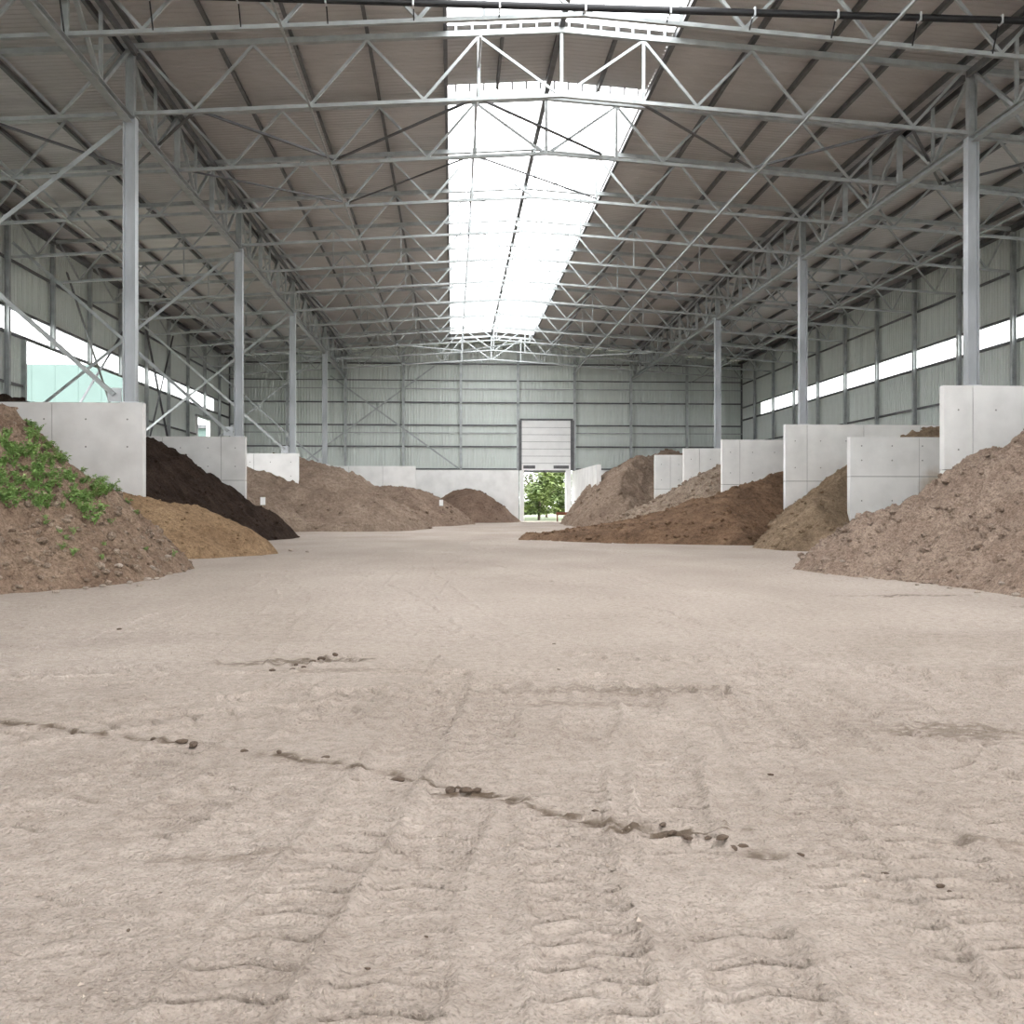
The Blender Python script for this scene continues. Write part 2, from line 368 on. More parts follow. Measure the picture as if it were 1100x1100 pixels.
# ================================================================== SETTING: walls of ribbed sheets
def rib_profile(width, ribs, depth):
    pts = []; p = width / ribs
    for i in range(ribs):
        x = i * p
        pts += [(x, 0), (x + .55 * p, 0), (x + .65 * p, depth), (x + .90 * p, depth)]
    pts.append((width, 0)); return pts
_cache = {}
def clad_mesh(width, height, ribs=4, depth=.04, m='clad'):
    """sheet standing in XZ from the origin, ribs towards -Y"""
    key = (round(width, 3), round(height, 3), m)
    if key not in _cache:
        pr = rib_profile(width, ribs, depth); Vv = []; Ff = []
        for x, d in pr: Vv += [(x, -d, 0), (x, -d, height)]
        for i in range(len(pr) - 1): Ff.append((2 * i, 2 * i + 2, 2 * i + 3, 2 * i + 1))
        _cache[key] = mesh('cladding_panel', Vv, Ff, m)
    return _cache[key]

PL = 4.3     # concrete plinth
Z1, Z2 = 8.65, 9.60   # glazed strip
YS0, YS1 = 12.0, 84.0
OPEN = [(47.0, 63.0, 8.65), (78.0, 82.0, 7.80)]     # openings of the left wall
for side, nm in ((-1, 'wall_left'), (1, 'wall_right')):
    wall = thing(nm, 'ribbed grey-green metal side wall with window openings and plinth' if side < 0 else 'ribbed grey-green metal side wall without openings', kind='structure')
    xf = side * (YE - YE + 21.64)
    y = YF
    rot = (0, 0, math.pi / 2) if side < 0 else (0, 0, -math.pi / 2)
    def panel(ya, z0, z1, wdt=1.0):
        if z1 - z0 < .05: return
        # left wall: local X -> +Y, ribs (-Y local) -> +X ; right wall: local X -> -Y, ribs -> -X
        o = link('cladding_panel', clad_mesh(wdt, z1 - z0), wall, (xf, ya if side < 0 else ya + wdt, z0), rot)
    top = zr(21.64)
    while y < YE - .1:
        wd = 1.0 if y > 34 else 10.0
        if y <= 34: wd = min(10.0, 34 - y) if y < 34 else 1.0
        ym = y + wd / 2
        if wd > 1:    # plain long runs in front of the picture
            if y + wd <= YS0 or True:
                panel(y, PL, Z1, wd); panel(y, Z2, top, wd)
                if ym < YS0: panel(y, Z1, Z2, wd)
        else:
            op = [o for o in OPEN if side < 0 and o[0] - .01 <= y and y + wd <= o[1] + .01]
            zlo = op[0][2] if op else PL
            if YS0 <= ym <= YS1: panel(y, zlo, Z1); panel(y, Z2, top)
            else: panel(y, zlo, top)
        y += wd
    # plinth, girts
    xa, xb = (side * 21.52, side * 21.82)
    MB().box(min(xa, xb), max(xa, xb), YF, YE + .2, -.1, PL).build('plinth', 'concrete', wall)
    for zz, th in ((6.5, .10), (Z1 - .06, .14), (Z2 + .05, .12), (11.65, .10)):
        x0, x1 = sorted((side * 21.50, side * 21.59))
        segs = [(YF, YE)]
        if side < 0 and zz < 8: segs = [(YF, OPEN[0][0]), (OPEN[0][1], OPEN[1][0]), (OPEN[1][1], YE)]
        for a, b_ in segs: MB().box(x0, x1, a, b_, zz - th / 2, zz + th / 2).build('girt', 'dark_steel', wall)
    x0, x1 = sorted((side * 21.28, side * 21.62))
    MB().box(x0, x1, YF, YE, zr(21.6) - .32, zr(21.6) - .12).build('eaves_beam', 'dark_steel', wall)
    # glazed strip
    win = thing('window_1' if side < 0 else 'window_2', 'long white glazed strip high in the %s' % ('side wall with the big opening' if side < 0 else 'side wall without openings'), kind='structure')
    y = YS0
    while y < YS1 - .1:
        yb = min(YS1, (y // 5 + 1) * 5)
        MB().box(*sorted((side * 21.62, side * 21.635)), y + .03, yb - .03, Z1, Z2).build('pane', 'strip', win)
        if yb < YS1: MB().box(*sorted((side * 21.60, side * 21.65)), yb - .03, yb + .03, Z1, Z2).build('mullion', 'galv_light', win)
        y = yb
# frames of the openings in the left wall
for i, (a, b_, zh) in enumerate(OPEN):
    fr = thing('trim_%d' % (i + 1), ['steel frame around the wide opening facing the mint building', 'steel frame around the small opening near the end wall'][i], kind='structure')
    for yy in (a, b_): MB().box(-21.72, -21.42, yy - .09, yy + .09, PL, zh + .1 if i else zh - .14).build('jamb', 'galv' if i == 0 else 'white', fr)
    if i: MB().box(-21.72, -21.42, a - .09, b_ + .09, zh, zh + .14).build('lintel', 'galv', fr)

# end wall
wb = thing('wall_back', 'ribbed grey-green metal end wall behind the heaps', kind='structure')
DX0, DX1, DZ = 2.55, 7.05, 8.52
x = -21.6
while x < 21.59:
    wd = 0.96; xm = x + wd / 2
    top = zr(xm) - .02
    if DX0 < xm < DX1: zlo = DZ
    else: zlo = PL
    link('cladding_panel', clad_mesh(wd, round(top - zlo, 2)), wb, (x, YE + .02, zlo))
    x += wd
for zz in (13.25, 11.85, 11.15, 10.0, 8.1, 7.45, 6.3, 4.42):
    segs = [(-21.6, 21.6)] if zz > DZ else [(-21.6, 2.45), (7.15, 21.6)]
    th = .12 if zz in (10.0, 8.1, 6.3, 4.42, 13.25) else .08
    for a, b_ in segs: MB().box(a, b_, YE - .13, YE - .05, zz - th / 2, zz + th / 2).build('girt', 'galv' if zz in (11.15, 7.45) else 'dark_steel', wb)
MB().box(-21.5, 2.42, 88.95, 89.22, -.1, PL).build('plinth', 'concrete', wb)
MB().box(7.22, 21.5, 88.95, 89.22, -.1, PL).build('plinth', 'concrete', wb)
# outer skin beneath the sheets
MB().box(-21.6, 2.45, YE + .03, YE + .12, -.1, PL).build('plinth', 'concrete', wb)
MB().box(7.2, 21.6, YE + .03, YE + .12, -.1, PL).build('plinth', 'concrete', wb)

for sx in (-1, 1): MB().box(*sorted((sx * 21.5, sx * 21.8)), YE - .12, YE + .14, PL, zr(21.7)).build('corner_flashing', 'dark_steel', wb)
# lift door
dr = thing('door_1', 'white sectional lift door raised above an opening onto trees', kind='structure')
npan = 7; ph_ = (DZ - PL) / npan
for i in range(npan):
    z0 = PL + i * ph_
    mb = MB().box(2.70, 6.85, 89.30, 89.36, z0 + .015, z0 + ph_ - .015)
    o = mb.build('door_panel', 'white', dr)
    if i == 0:
        for xa, xb in ((2.85, 3.85), (5.4, 6.7)): MB().box(xa, xb, 89.285, 89.30, z0 + .15, z0 + .42).build('vision_slot', 'dark_steel', o)
MB().box(2.70, 6.85, 89.365, 89.39, PL, DZ).build('backing', 'dark_steel', dr)
MB().box(2.55, 7.05, 89.24, 89.42, DZ, DZ + .14).build('lintel', 'dark_steel', dr)
for xa, xb in ((2.46, 2.71), (6.84, 7.14)): MB().box(xa, xb, 89.24, 89.44, PL - .02, DZ).build('guide_rail', 'dark_steel', dr)
MB().box(2.55, 2.90, 89.1, YE + .1, -.05, PL).build('jamb', 'white', dr)
MB().box(6.42, 6.88, 89.1, YE + .1, -.05, PL).build('jamb', 'white', dr)
MB().box(2.9, 6.42, 89.28, 89.40, PL - .16, PL - .01).build('bottom_seal', 'dark_steel', dr)

# ================================================================== SETTING: roof
ceil = thing('ceiling', 'grey ribbed metal roof sheeting sloping from the ridge to both eaves', kind='structure')
def roof_mesh(length, x0, x1, side, ribs, m='roof', name='roof_sheet', depth=.014):
    key = ('roof', length, x0, x1, side, ribs, m)
    if key not in _cache:
        pr = rib_profile(length, ribs, depth); Vv = []; Ff = []
        for yy, d in pr: Vv += [(side * x0, yy, zr(x0) + d), (side * x1, yy, zr(x1) + d)]
        for i in range(len(pr) - 1): Ff.append((2 * i, 2 * i + 2, 2 * i + 3, 2 * i + 1) if side < 0 else (2 * i, 2 * i + 1, 2 * i + 3, 2 * i + 2))
        _cache[key] = mesh(name, Vv, Ff, m)
    return _cache[key]
GAP = [(30.1, 34.4), (84.6, 90.0)]
for side in (-1, 1):
    for ya in range(-31, 24, 5): link('roof_sheet', roof_mesh(5.0, SKY, 21.75, side, 20), ceil, (0, ya, 0))
    y = 24.0
    while y < 90: link('roof_sheet', roof_mesh(1.0, SKY, 21.75, side, 4), ceil, (0, y, 0)); y += 1
    for a, b_ in GAP:
        n = 4 if a < 40 else 5; L = round((b_ - a) / n, 4)
        for i in range(n): link('roof_sheet', roof_mesh(L, 0, SKY, side, 4), ceil, (0, a + i * L, 0))
skyl = thing('window_3', 'long white translucent ridge skylight', kind='structure')
for a, b_ in ((-31, 30.1), (34.4, 84.6)):
    y = a
    while y < b_ - .1:
        yb = min(b_, (math.floor(y / 5) + 1) * 5.0)
        for side in (-1, 1):
            Vv = [(0, 0, zr(0) + .04), (side * SKY, 0, zr(SKY) + .04), (side * SKY, yb - y, zr(SKY) + .04), (0, yb - y, zr(0) + .04)]
            link('pane', mesh('pane', Vv, [(0, 1, 2, 3) if side > 0 else (3, 2, 1, 0)], 'skylight'), skyl, (0, y, 0))
        y = yb
# small upstand lugs where the glazing meets the closed bay
for yy in (30.1, 34.4):
    for k in range(14):
        xx = -3.0 + k * .46
        MB().box(xx - .03, xx + .03, yy - .03, yy + .03, zr(xx) - .24, zr(xx) + .04).build('glazing_lug', 'galv_light', skyl)

# ================================================================== concrete divider walls
def divider(label, x0, x1, yc, h, first=2.5, m='concrete', th=.30, step=2.5, joint=2.42, holes=True, group=None):
    """wall along X from the free end x0 to x1, built of stacked panels"""
    s = 1 if x1 > x0 else -1
    t = thing('divider_wall', label, 'wall', (x0, yc, 0), group)
    L = abs(x1 - x0); cuts = [0]; a = first
    while a < L - .4: cuts.append(a); a += step
    cuts.append(L); gap = .022
    c0, c1 = sorted((s * .06, s * (L - .06)))
    MB().box(c0, c1, -th / 2 + .03, th / 2 - .03, 0, h - .04).build('core', 'joint', t)
    for a, b_ in zip(cuts[:-1], cuts[1:]):
        for z0, z1 in (((-.06, joint), (joint, h)) if joint else ((-.06, h),)):
            p0, p1 = sorted((s * (a + (gap / 2 if a > 0 else 0)), s * (b_ - gap / 2)))
            MB().box(p0, p1, -th / 2, th / 2, z0 + (gap / 2 if z0 > 0 else 0), z1 - (gap / 2 if z1 < h else 0)).build('panel', m, t)
    if holes:
        mb = MB()
        for zz in (.6, 1.55, 3.0, 3.0 + (h - 3.0) * .62):
            k = .42
            while k < L - .3:
                mb.cyl((s * k, -th / 2 - .003, zz), (s * k, -th / 2 + .004, zz), .026, 8); k += 1.12
        o = mb.build('tie_holes', 'joint', t); o['kind'] = 'stuff'
    return t
divider('tall pale concrete divider wall under the column, rising beside the clumpy tan heap', 11.12, 21.4, 30, 4.86, .85)
def stained(src, name, cx_, cz_, rx, rz, colr):
    m = src.copy(); m.name = name; nt = m.node_tree; nd = nt.nodes; L = nt.links.new; b = nd['Principled BSDF']; old = b.inputs['Base Color'].links[0].from_socket
    tc = nd.new('ShaderNodeTexCoord'); mp = nd.new('ShaderNodeMapping'); mp.vector_type = 'POINT'
    mp.inputs['Location'].default_value = (-cx_ / rx, 0, -cz_ / rz); mp.inputs['Scale'].default_value = (1 / rx, 0, 1 / rz); L(tc.outputs['Object'], mp.inputs[0])
    n = nd.new('ShaderNodeTexNoise'); n.inputs['Scale'].default_value = 3; n.inputs['Detail'].default_value = 6; L(tc.outputs['Object'], n.inputs['Vector'])
    g_ = nd.new('ShaderNodeTexGradient'); g_.gradient_type = 'SPHERICAL'; L(mp.outputs[0], g_.inputs[0])
    mm = nd.new('ShaderNodeMath'); mm.operation = 'MULTIPLY'; L(g_.outputs['Fac'], mm.inputs[0]); L(n.outputs['Fac'], mm.inputs[1])
    r = nd.new('ShaderNodeValToRGB'); r.color_ramp.elements[0].position = .06; r.color_ramp.elements[1].position = .45; r.color_ramp.elements[0].color = (0, 0, 0, 1); L(mm.outputs[0], r.inputs[0])
    mx = nd.new('ShaderNodeMix'); mx.data_type = 'RGBA'; L(r.outputs[0], mx.inputs[0]); L(old, mx.inputs[6]); mx.inputs[7].default_value = (*colr, 1); L(mx.outputs[2], b.inputs['Base Color'])
    return m
M['stain_a'] = stained(M['concrete'], 'stained_concrete', 3.1, 1.9, .75, 1.1, (.40, .29, .17))
M['stain_b'] = stained(M['concrete'], 'soiled_concrete', .8, .6, 2.2, 1.9, (.42, .33, .22))
divider('low pale concrete divider wall with a brown stain beside the clumpy tan heap', 11.15, 21.4, 37.4, 3.84, 2.55, 'stain_a')
divider('tall pale concrete divider wall between olive-brown heap and dark reddish heap', 11.2, 21.4, 45, 4.86, .95)
divider('pale concrete divider wall between dark reddish heap and pale clumpy heap', 10.36, 21.4, 52.5, 4.66, .9)
divider('pale concrete divider wall behind the pale clumpy heap, carrying a column', 10.06, 21.4, 60, 4.62, .9)
divider('pale concrete divider wall in front of the big mound beside the lift door', 9.83, 21.4, 67.5, 4.60, 1.0, 'stain_b')
divider('wide grey concrete divider wall behind the weedy heap and yellow sand', -11.62, -21.4, 30, 4.22, 2.45, 'concrete_grey', joint=.9)
divider('grey concrete divider wall behind the black soil heap', -11.70, -21.4, 45, 4.24, 1.0, 'concrete_grey', step=2.4)
divider('concrete divider wall above the tall brown heap, carrying a braced column', -11.66, -21.4, 60, 4.26, 2.45, 'concrete')
divider('concrete divider wall hidden low behind the tall brown heap', -11.66, -21.4, 75, 4.22, 2.45, 'concrete', holes=False)
divider('white concrete wall behind the brown heaps, in front of the end wall', -5.85, -16.0, 80, 4.30, 2.45, 'concrete', holes=False)
# wall running along the hall beside the door
t = thing('divider_wall', 'white concrete wall running lengthwise beside the lift door opening', 'wall', (7.05, 73.3, 0))
for a, b_ in ((0, 2.6), (2.6, 5.2), (5.2, 7.8), (7.8, 10.4), (10.4, 13), (13, 15.6)):
    MB().box(-.15, .15, a + (.006 if a else 0), b_ - .006, -.06, 4.2).build('panel', 'concrete', t)

# ================================================================== steel columns
ORD = ['first', 'second', 'third', 'fourth', 'fifth', 'sixth', 'seventh', 'eighth', 'ninth', 'tenth', 'eleventh', 'twelfth', 'thirteenth', 'fourteenth', 'fifteenth', 'sixteenth']
def column(x, y, z0, label):
    t = thing('steel_column', label, 'column', (x, y, z0))
    MB().box(-.24, .24, -.15, .15, 0, .03).build('base_plate', 'galv_light', t)
    MB().hsec((0, 0, .03), (0, 0, zb(x) - z0 - .13), .34, .30, .024, .016, (1, 0, 0)).build('shaft', 'galv_column', t)
    MB().hsec((0, 0, zb(x) - z0 - .10), (0, 0, zt(x) - z0 - .1), .24, .22, .02, .014, (1, 0, 0)).build('head', 'galv', t)
    MB().box(-.22, .22, -.19, .19, zb(x) - z0 - .13, zb(x) - z0 - .10).build('cap_plate', 'galv', t)
column(-12, 30, 4.22, 'galvanised steel column on the wide grey divider behind the weedy heap')
column(-12, 45, 4.24, 'galvanised steel column on the grey divider behind the black soil')
column(-12, 60, 4.26, 'galvanised steel column on the divider above the tall brown heap')
column(-12, 75, 4.22, 'galvanised steel column rising behind the tall brown heap')
column(12, 30, 4.86, 'galvanised steel column on the divider beside the clumpy tan heap')
column(12, 45, 4.86, 'galvanised steel column on the divider between olive-brown and reddish heaps')
column(12.05, 60, 4.62, 'galvanised steel column on the divider behind the pale clumpy heap')

# ================================================================== roof trusses
def bar_poly(pts, wd, ht):
    mb = MB()
    for p, q in zip(pts[:-1], pts[1:]): mb.bar((p[0], 0, p[1]), (q[0], 0, q[1]), wd, ht)
    return mb
XE = 21.24
truss_parts = []
truss_parts.append(('bottom_chord', bar_poly([(-XE, zb(XE)), (0, zb(0)), (XE, zb(XE))], .12, .10).me('bottom_chord', 'galv')))
truss_parts.append(('top_chord', bar_poly([(-XE, zt(XE)), (0, zt(0)), (XE, zt(XE))], .18, .16).me('top_chord', 'galv')))
nodes = [(0, 0), (2.35, 1), (3.9, 0), (5.5, 1), (7.05, 0), (8.65, 1), (10.25, 0), (11.75, 1)]
side_nodes = [(12.3, 1), (13.9, 0), (15.5, 1), (17.1, 0), (18.7, 1), (20.2, 0), (21.1, 1)]
def npt(n, s): return (s * n[0], 0, zb(n[0]) + .05 if n[1] == 0 else zt(n[0]) - .07)
for s in (-1, 1):
    for lst in (nodes, side_nodes):
        for a, b_ in zip(lst[:-1], lst[1:]):
            p, q = npt(a, s), npt(b_, s)
            if a[0] == 0: p = (s * .12, 0, p[2])
            truss_parts.append(('diagonal', MB().bar(p, q, .075, .075, (0, 1, 0)).me('diagonal', 'galv')))
    truss_parts.append(('post', MB().bar((s * 2.35, .0, zb(2.35)), (s * 2.35, 0, zt(2.35)), .09, .09).me('post', 'galv')))
truss_parts.append(('post', MB().bar((0, 0, zb(0)), (0, 0, zt(0)), .09, .09).me('post', 'galv')))
# thin hangers that only the trusses between the columns carry
hang = [('hanger', MB().bar((s * x_, .0, zb(x_)), (s * x_, 0, zt(x_)), .05, .05).me('hanger', 'galv')) for s in (-1, 1) for x_ in (5.5, 8.65, 15.5)]
def truss(y, label):
    t = thing('roof_truss', label, 'truss', (0, y, 0), 'roof trusses across the hall')
    for n, me in truss_parts: link(n, me, t)
    if (y - 30) % 15 and y >= 50:
        for n, me in hang: link(n, me, t)
for i, y in enumerate(range(85, 20, -5)):
    lab = 'steel roof truss spanning the hall, %s from the ribbed end wall' % ORD[i]
    if y == 30: lab = 'steel roof truss over the closed roof bay, %s from the ribbed end wall' % ORD[i]
    truss(y, lab)

# lattice girders along the column rows
def girder(x, y0, L, label):
    t = thing('lattice_girder', label, 'girder', (x, y0, 0), 'lattice girders along the column rows')
    b0, t0 = zb(x) - .20, zt(x) + .02
    MB().hsec((0, .195, b0), (0, L - .195, b0), .20, .22, .022, .016, (0, 0, 1)).build('bottom_chord', 'galv', t)
    for dx in (-.17, .17): MB().box(dx - .05, dx + .05, .12, L - .12, t0 - .30, t0 - .12).build('top_chord', 'dark_steel', t)
    n = int(round(L / 2.5))
    for k in range(1, n):
        MB().bar((0, k * 2.5, b0 + .1), (0, k * 2.5, t0 - .14), .16 if k % 2 == 0 else .09, .12 if k % 2 == 0 else .09).build('post', 'galv', t)
    for k in range(n):
        lo = k if k % 2 else k + 1; hi = k + 1 if k % 2 else k
        p = (0, min(max(lo * 2.5, .15), L - .15) + (.1 if lo > hi else -.1) * -1, b0 + .12); q = (0, min(max(hi * 2.5, .2), L - .2), t0 - .2)
        MB().bar(p, q, .10, .10, (1, 0, 0)).build('diagonal', 'galv', t)
rows = [(-12, 'over the braced column row'), (12, 'over the unbraced column row')]
for x, nm in rows:
    for k, y0 in enumerate((75, 60, 45, 30, 15)):
        girder(x, y0, 15 if y0 != 75 else 14.2, 'steel lattice girder %s, %s from the ribbed end wall' % (nm, ORD[k]))

# purlins and longitudinal ties
side_nm = {-1: 'on the slope over the braced columns', 1: 'on the slope over the unbraced columns'}
for s in (-1, 1):
    for k, xx in enumerate((3.32, 5.5, 7.6, 9.7, 11.75, 13.9, 16.0, 18.1, 20.2)):
        zc = zr(xx) - .115
        mb = MB().box(-.035, .035, YF, YE - .2, -.085, .095)
        mb.box(.035, .07, YF, YE - .2, -.085, -.06)
        o = mb.build('purlin', 'dark_steel', None, (s * xx, 0, zc)); o.rotation_euler = (0, s * math.atan(SL), 0)
        tag(o, 'dark steel roof purlin %s, %s from the skylight' % (side_nm[s], ORD[k]), 'purlin', 'roof purlins')
o = MB().box(-.075, .075, YF, YE - .2, -.13, .09).build('ridge_purlin', 'dark_steel', None, (0, 0, zr(0) - .12)); tag(o, 'dark double ridge purlin along the middle of the skylight', 'purlin')
for s in (-1, 1):
    xx = 1.65
    o = MB().box(-.045, .045, 30.1, 34.4, -.09, .09).build('purlin', 'dark_steel', None, (s * xx, 0, zr(xx) - .11)); tag(o, 'short purlin in the closed roof bay of the skylight, %s' % ('towards the braced columns' if s < 0 else 'towards the unbraced columns'), 'purlin', 'short purlins')
    for k, xx in enumerate((7.05, 17.1)):
        o = MB().angle((0, 10, 0), (0, YE - .25, 0), .06, .012).build('bottom_tie', 'galv', None, (s * xx, 0, zb(xx) - .083))
        tag(o, 'long steel tie under trusses between %s %s' % ('braced column row and' if s < 0 else 'unbraced column row and', 'skylight' if k == 0 else 'side wall'), 'tie', 'lengthwise ties under the trusses')
o = MB().cyl((-2.35, 28, 0), (-2.35, 88, 0), .035, 8).build('tie_rod', 'galv_light', None, (0, 0, zb(2.35) + .9)); tag(o, 'thin steel rod running lengthwise under the skylight', 'rod')

# zig-zag braces between trusses
def zig(y0, pts, label, m='dark_steel', wd=.09):
    t = thing('roof_brace', label, 'brace', (0, y0, 0))
    for (xa, ya), (xb, yb) in zip(pts[:-1], pts[1:]):
        za, zb_ = zb(xa) + .1, zb(xb) + .1
        d = Vector((xb - xa, yb - ya, zb_ - za)).normalized() * .12
        MB().angle(Vector((xa, ya, za)) + d, Vector((xb, yb, zb_)) - d, wd, .02).build('brace_bar', m, t)
z5 = [(-16, .1), (-13.4, 4.9), (-10.25, .1), (-6.9, 4.9), (-2.4, .1), (1.9, 4.9)]
zig(30, z5, 'dark zig-zag brace between trusses under the closed bay, braced column side')
zig(30, [(2.2, .1), (6.9, 4.9), (10.25, .1), (13.4, 4.9), (16, .1)], 'dark zig-zag brace between trusses under the closed bay, unbraced column side')
zig(35, [(-12, .1), (-7, 4.9), (-2.4, .1), (2.4, 4.9)], 'thin zig-zag brace in the bay after the closed roof bay', 'dark_steel', .06)
zig(75, [(-16, .1), (-12, 4.9), (-7, .1), (-2.4, 4.9), (2.4, .1), (7, 4.9), (12, .1), (16, 4.9)], 'zig-zag brace between the trusses close to the end wall', 'galv', .08)

# cross braces of the side aisle
for y, z0, lab in ((30, 4.22, 'on the wide grey divider behind the weedy heap'), (45, 4.24, 'on the grey divider behind the black soil'), (60, 4.26, 'on the divider above the tall brown heap'), (75, 4.22, 'behind the tall brown heap')):
    t = thing('cross_brace', 'crossed steel brace bars beside the column %s' % lab, 'brace', (-12, y, z0), 'cross braces of the side aisle')
    MB().box(-.62, -.24, -.012, .012, .035, .42).build('gusset_plate', 'galv_light', t)
    for yo, p, q in ((-.07, (-.42, .22), (-9.15, 11.6 - z0 + .6)), (.07, (-.25, 11.9 - z0), (-9.15, .35))):
        MB().angle((p[0], yo, p[1]), (q[0], yo, q[1]), .12, .025, (0, 1, 0)).build('brace_bar', 'galv', t)
t = thing('cross_brace', 'dark slanting brace bar across the wide opening of the side wall', 'brace', (-21.23, 51, 0))
MB().angle((0, 0, 4.9), (0, 11, 12.3), .12, .025, (1, 0, 0)).build('brace_bar', 'dark_steel', t)
MB().angle((.12, 9.0, 4.4), (.12, 0, 12.3), .10, .025, (1, 0, 0)).build('brace_bar', 'dark_steel', t)
t = thing('cross_brace', 'dark crossed brace bars on the side wall past the wide opening', 'brace', (-21.23, 64, 0))
MB().angle((0, 0, 12.3), (0, 6, 4.5), .10, .025, (1, 0, 0)).build('brace_bar', 'dark_steel', t)
MB().angle((.12, 0, 4.5), (.12, 6, 12.3), .10, .025, (1, 0, 0)).build('brace_bar', 'dark_steel', t)
t = thing('cross_brace', 'crossed steel brace bars on the end wall beside the lift door', 'brace', (0, 89.02, 0))
MB().angle((-13.2, 0, 12.1), (-2.6, 0, 4.45), .13, .025, (0, 1, 0)).build('brace_bar', 'galv', t)
MB().angle((-4.6, .1, 13.0), (-16.0, .1, 4.5), .13, .025, (0, 1, 0)).build('brace_bar', 'galv', t)

# wall posts
for s in (-1, 1):
    ys = list(range(85, 35, -5))
    for k, y in enumerate(ys):
        z0 = 0
        if s < 0 and OPEN[0][0] < y < OPEN[0][1]: z0 = Z1 - .1
        if s < 0 and OPEN[1][0] < y < OPEN[1][1]: z0 = 7.94
        o = MB().hsec((0, 0, z0), (0, 0, zt(21.4) - .1), .20, .20, .018, .014, (1, 0, 0)).build('wall_post', 'galv', None, (s * 21.39, y, 0))
        tag(o, 'steel wall post of the %s, %s from the end wall' % ('side wall with openings' if s < 0 else 'side wall without openings', ORD[k]), 'post', 'posts of the side walls')
for k in range(-4, 5):
    x = k * 4.8 - 2.4 if k > 0 else k * 4.8 + 2.4
    if k == 0: continue
    z0 = 0
    o = MB().hsec((0, 0, z0), (0, 0, zr(x) - .25), .22, .20, .018, .014, (0, 1, 0)).build('wall_post', 'galv', None, (x, 89.36, 0))
    if abs(x) < 3 and x > 0: lab = 'steel end wall post beside the door, towards the middle of the hall'
    elif 7 < x < 8: lab = 'steel end wall post beside the door, towards the lengthwise white wall'
    elif x < 0: lab = 'steel end wall post on the crossed brace side, %s from the corner' % ORD[4 + k]
    else: lab = 'steel end wall post behind the big mound, %s from the corner' % ORD[4 - k]
    tag(o, lab, 'post', 'posts of the end wall')

# black pipe crossing below the roof
t = thing('pipe', 'black pipe crossing the hall high under the trusses', 'pipe', (0, 24.55, 13.0))
MB().cyl((-21.4, 0, 0), (21.4, 0, 0), .085, 12).build('tube', 'black_pipe', t, smooth=False)
for k in range(-10, 11):
    xx = k * 2.0
    mb = MB().box(xx - .02, xx + .02, -.10, .10, -.10, .10)
    mb.build('clip', 'galv_light', t)
    MB().bar((xx, .08, .0), (xx, .40, zb(xx) - 13.0), .03, .03).build('bracket', 'black_pipe', t)

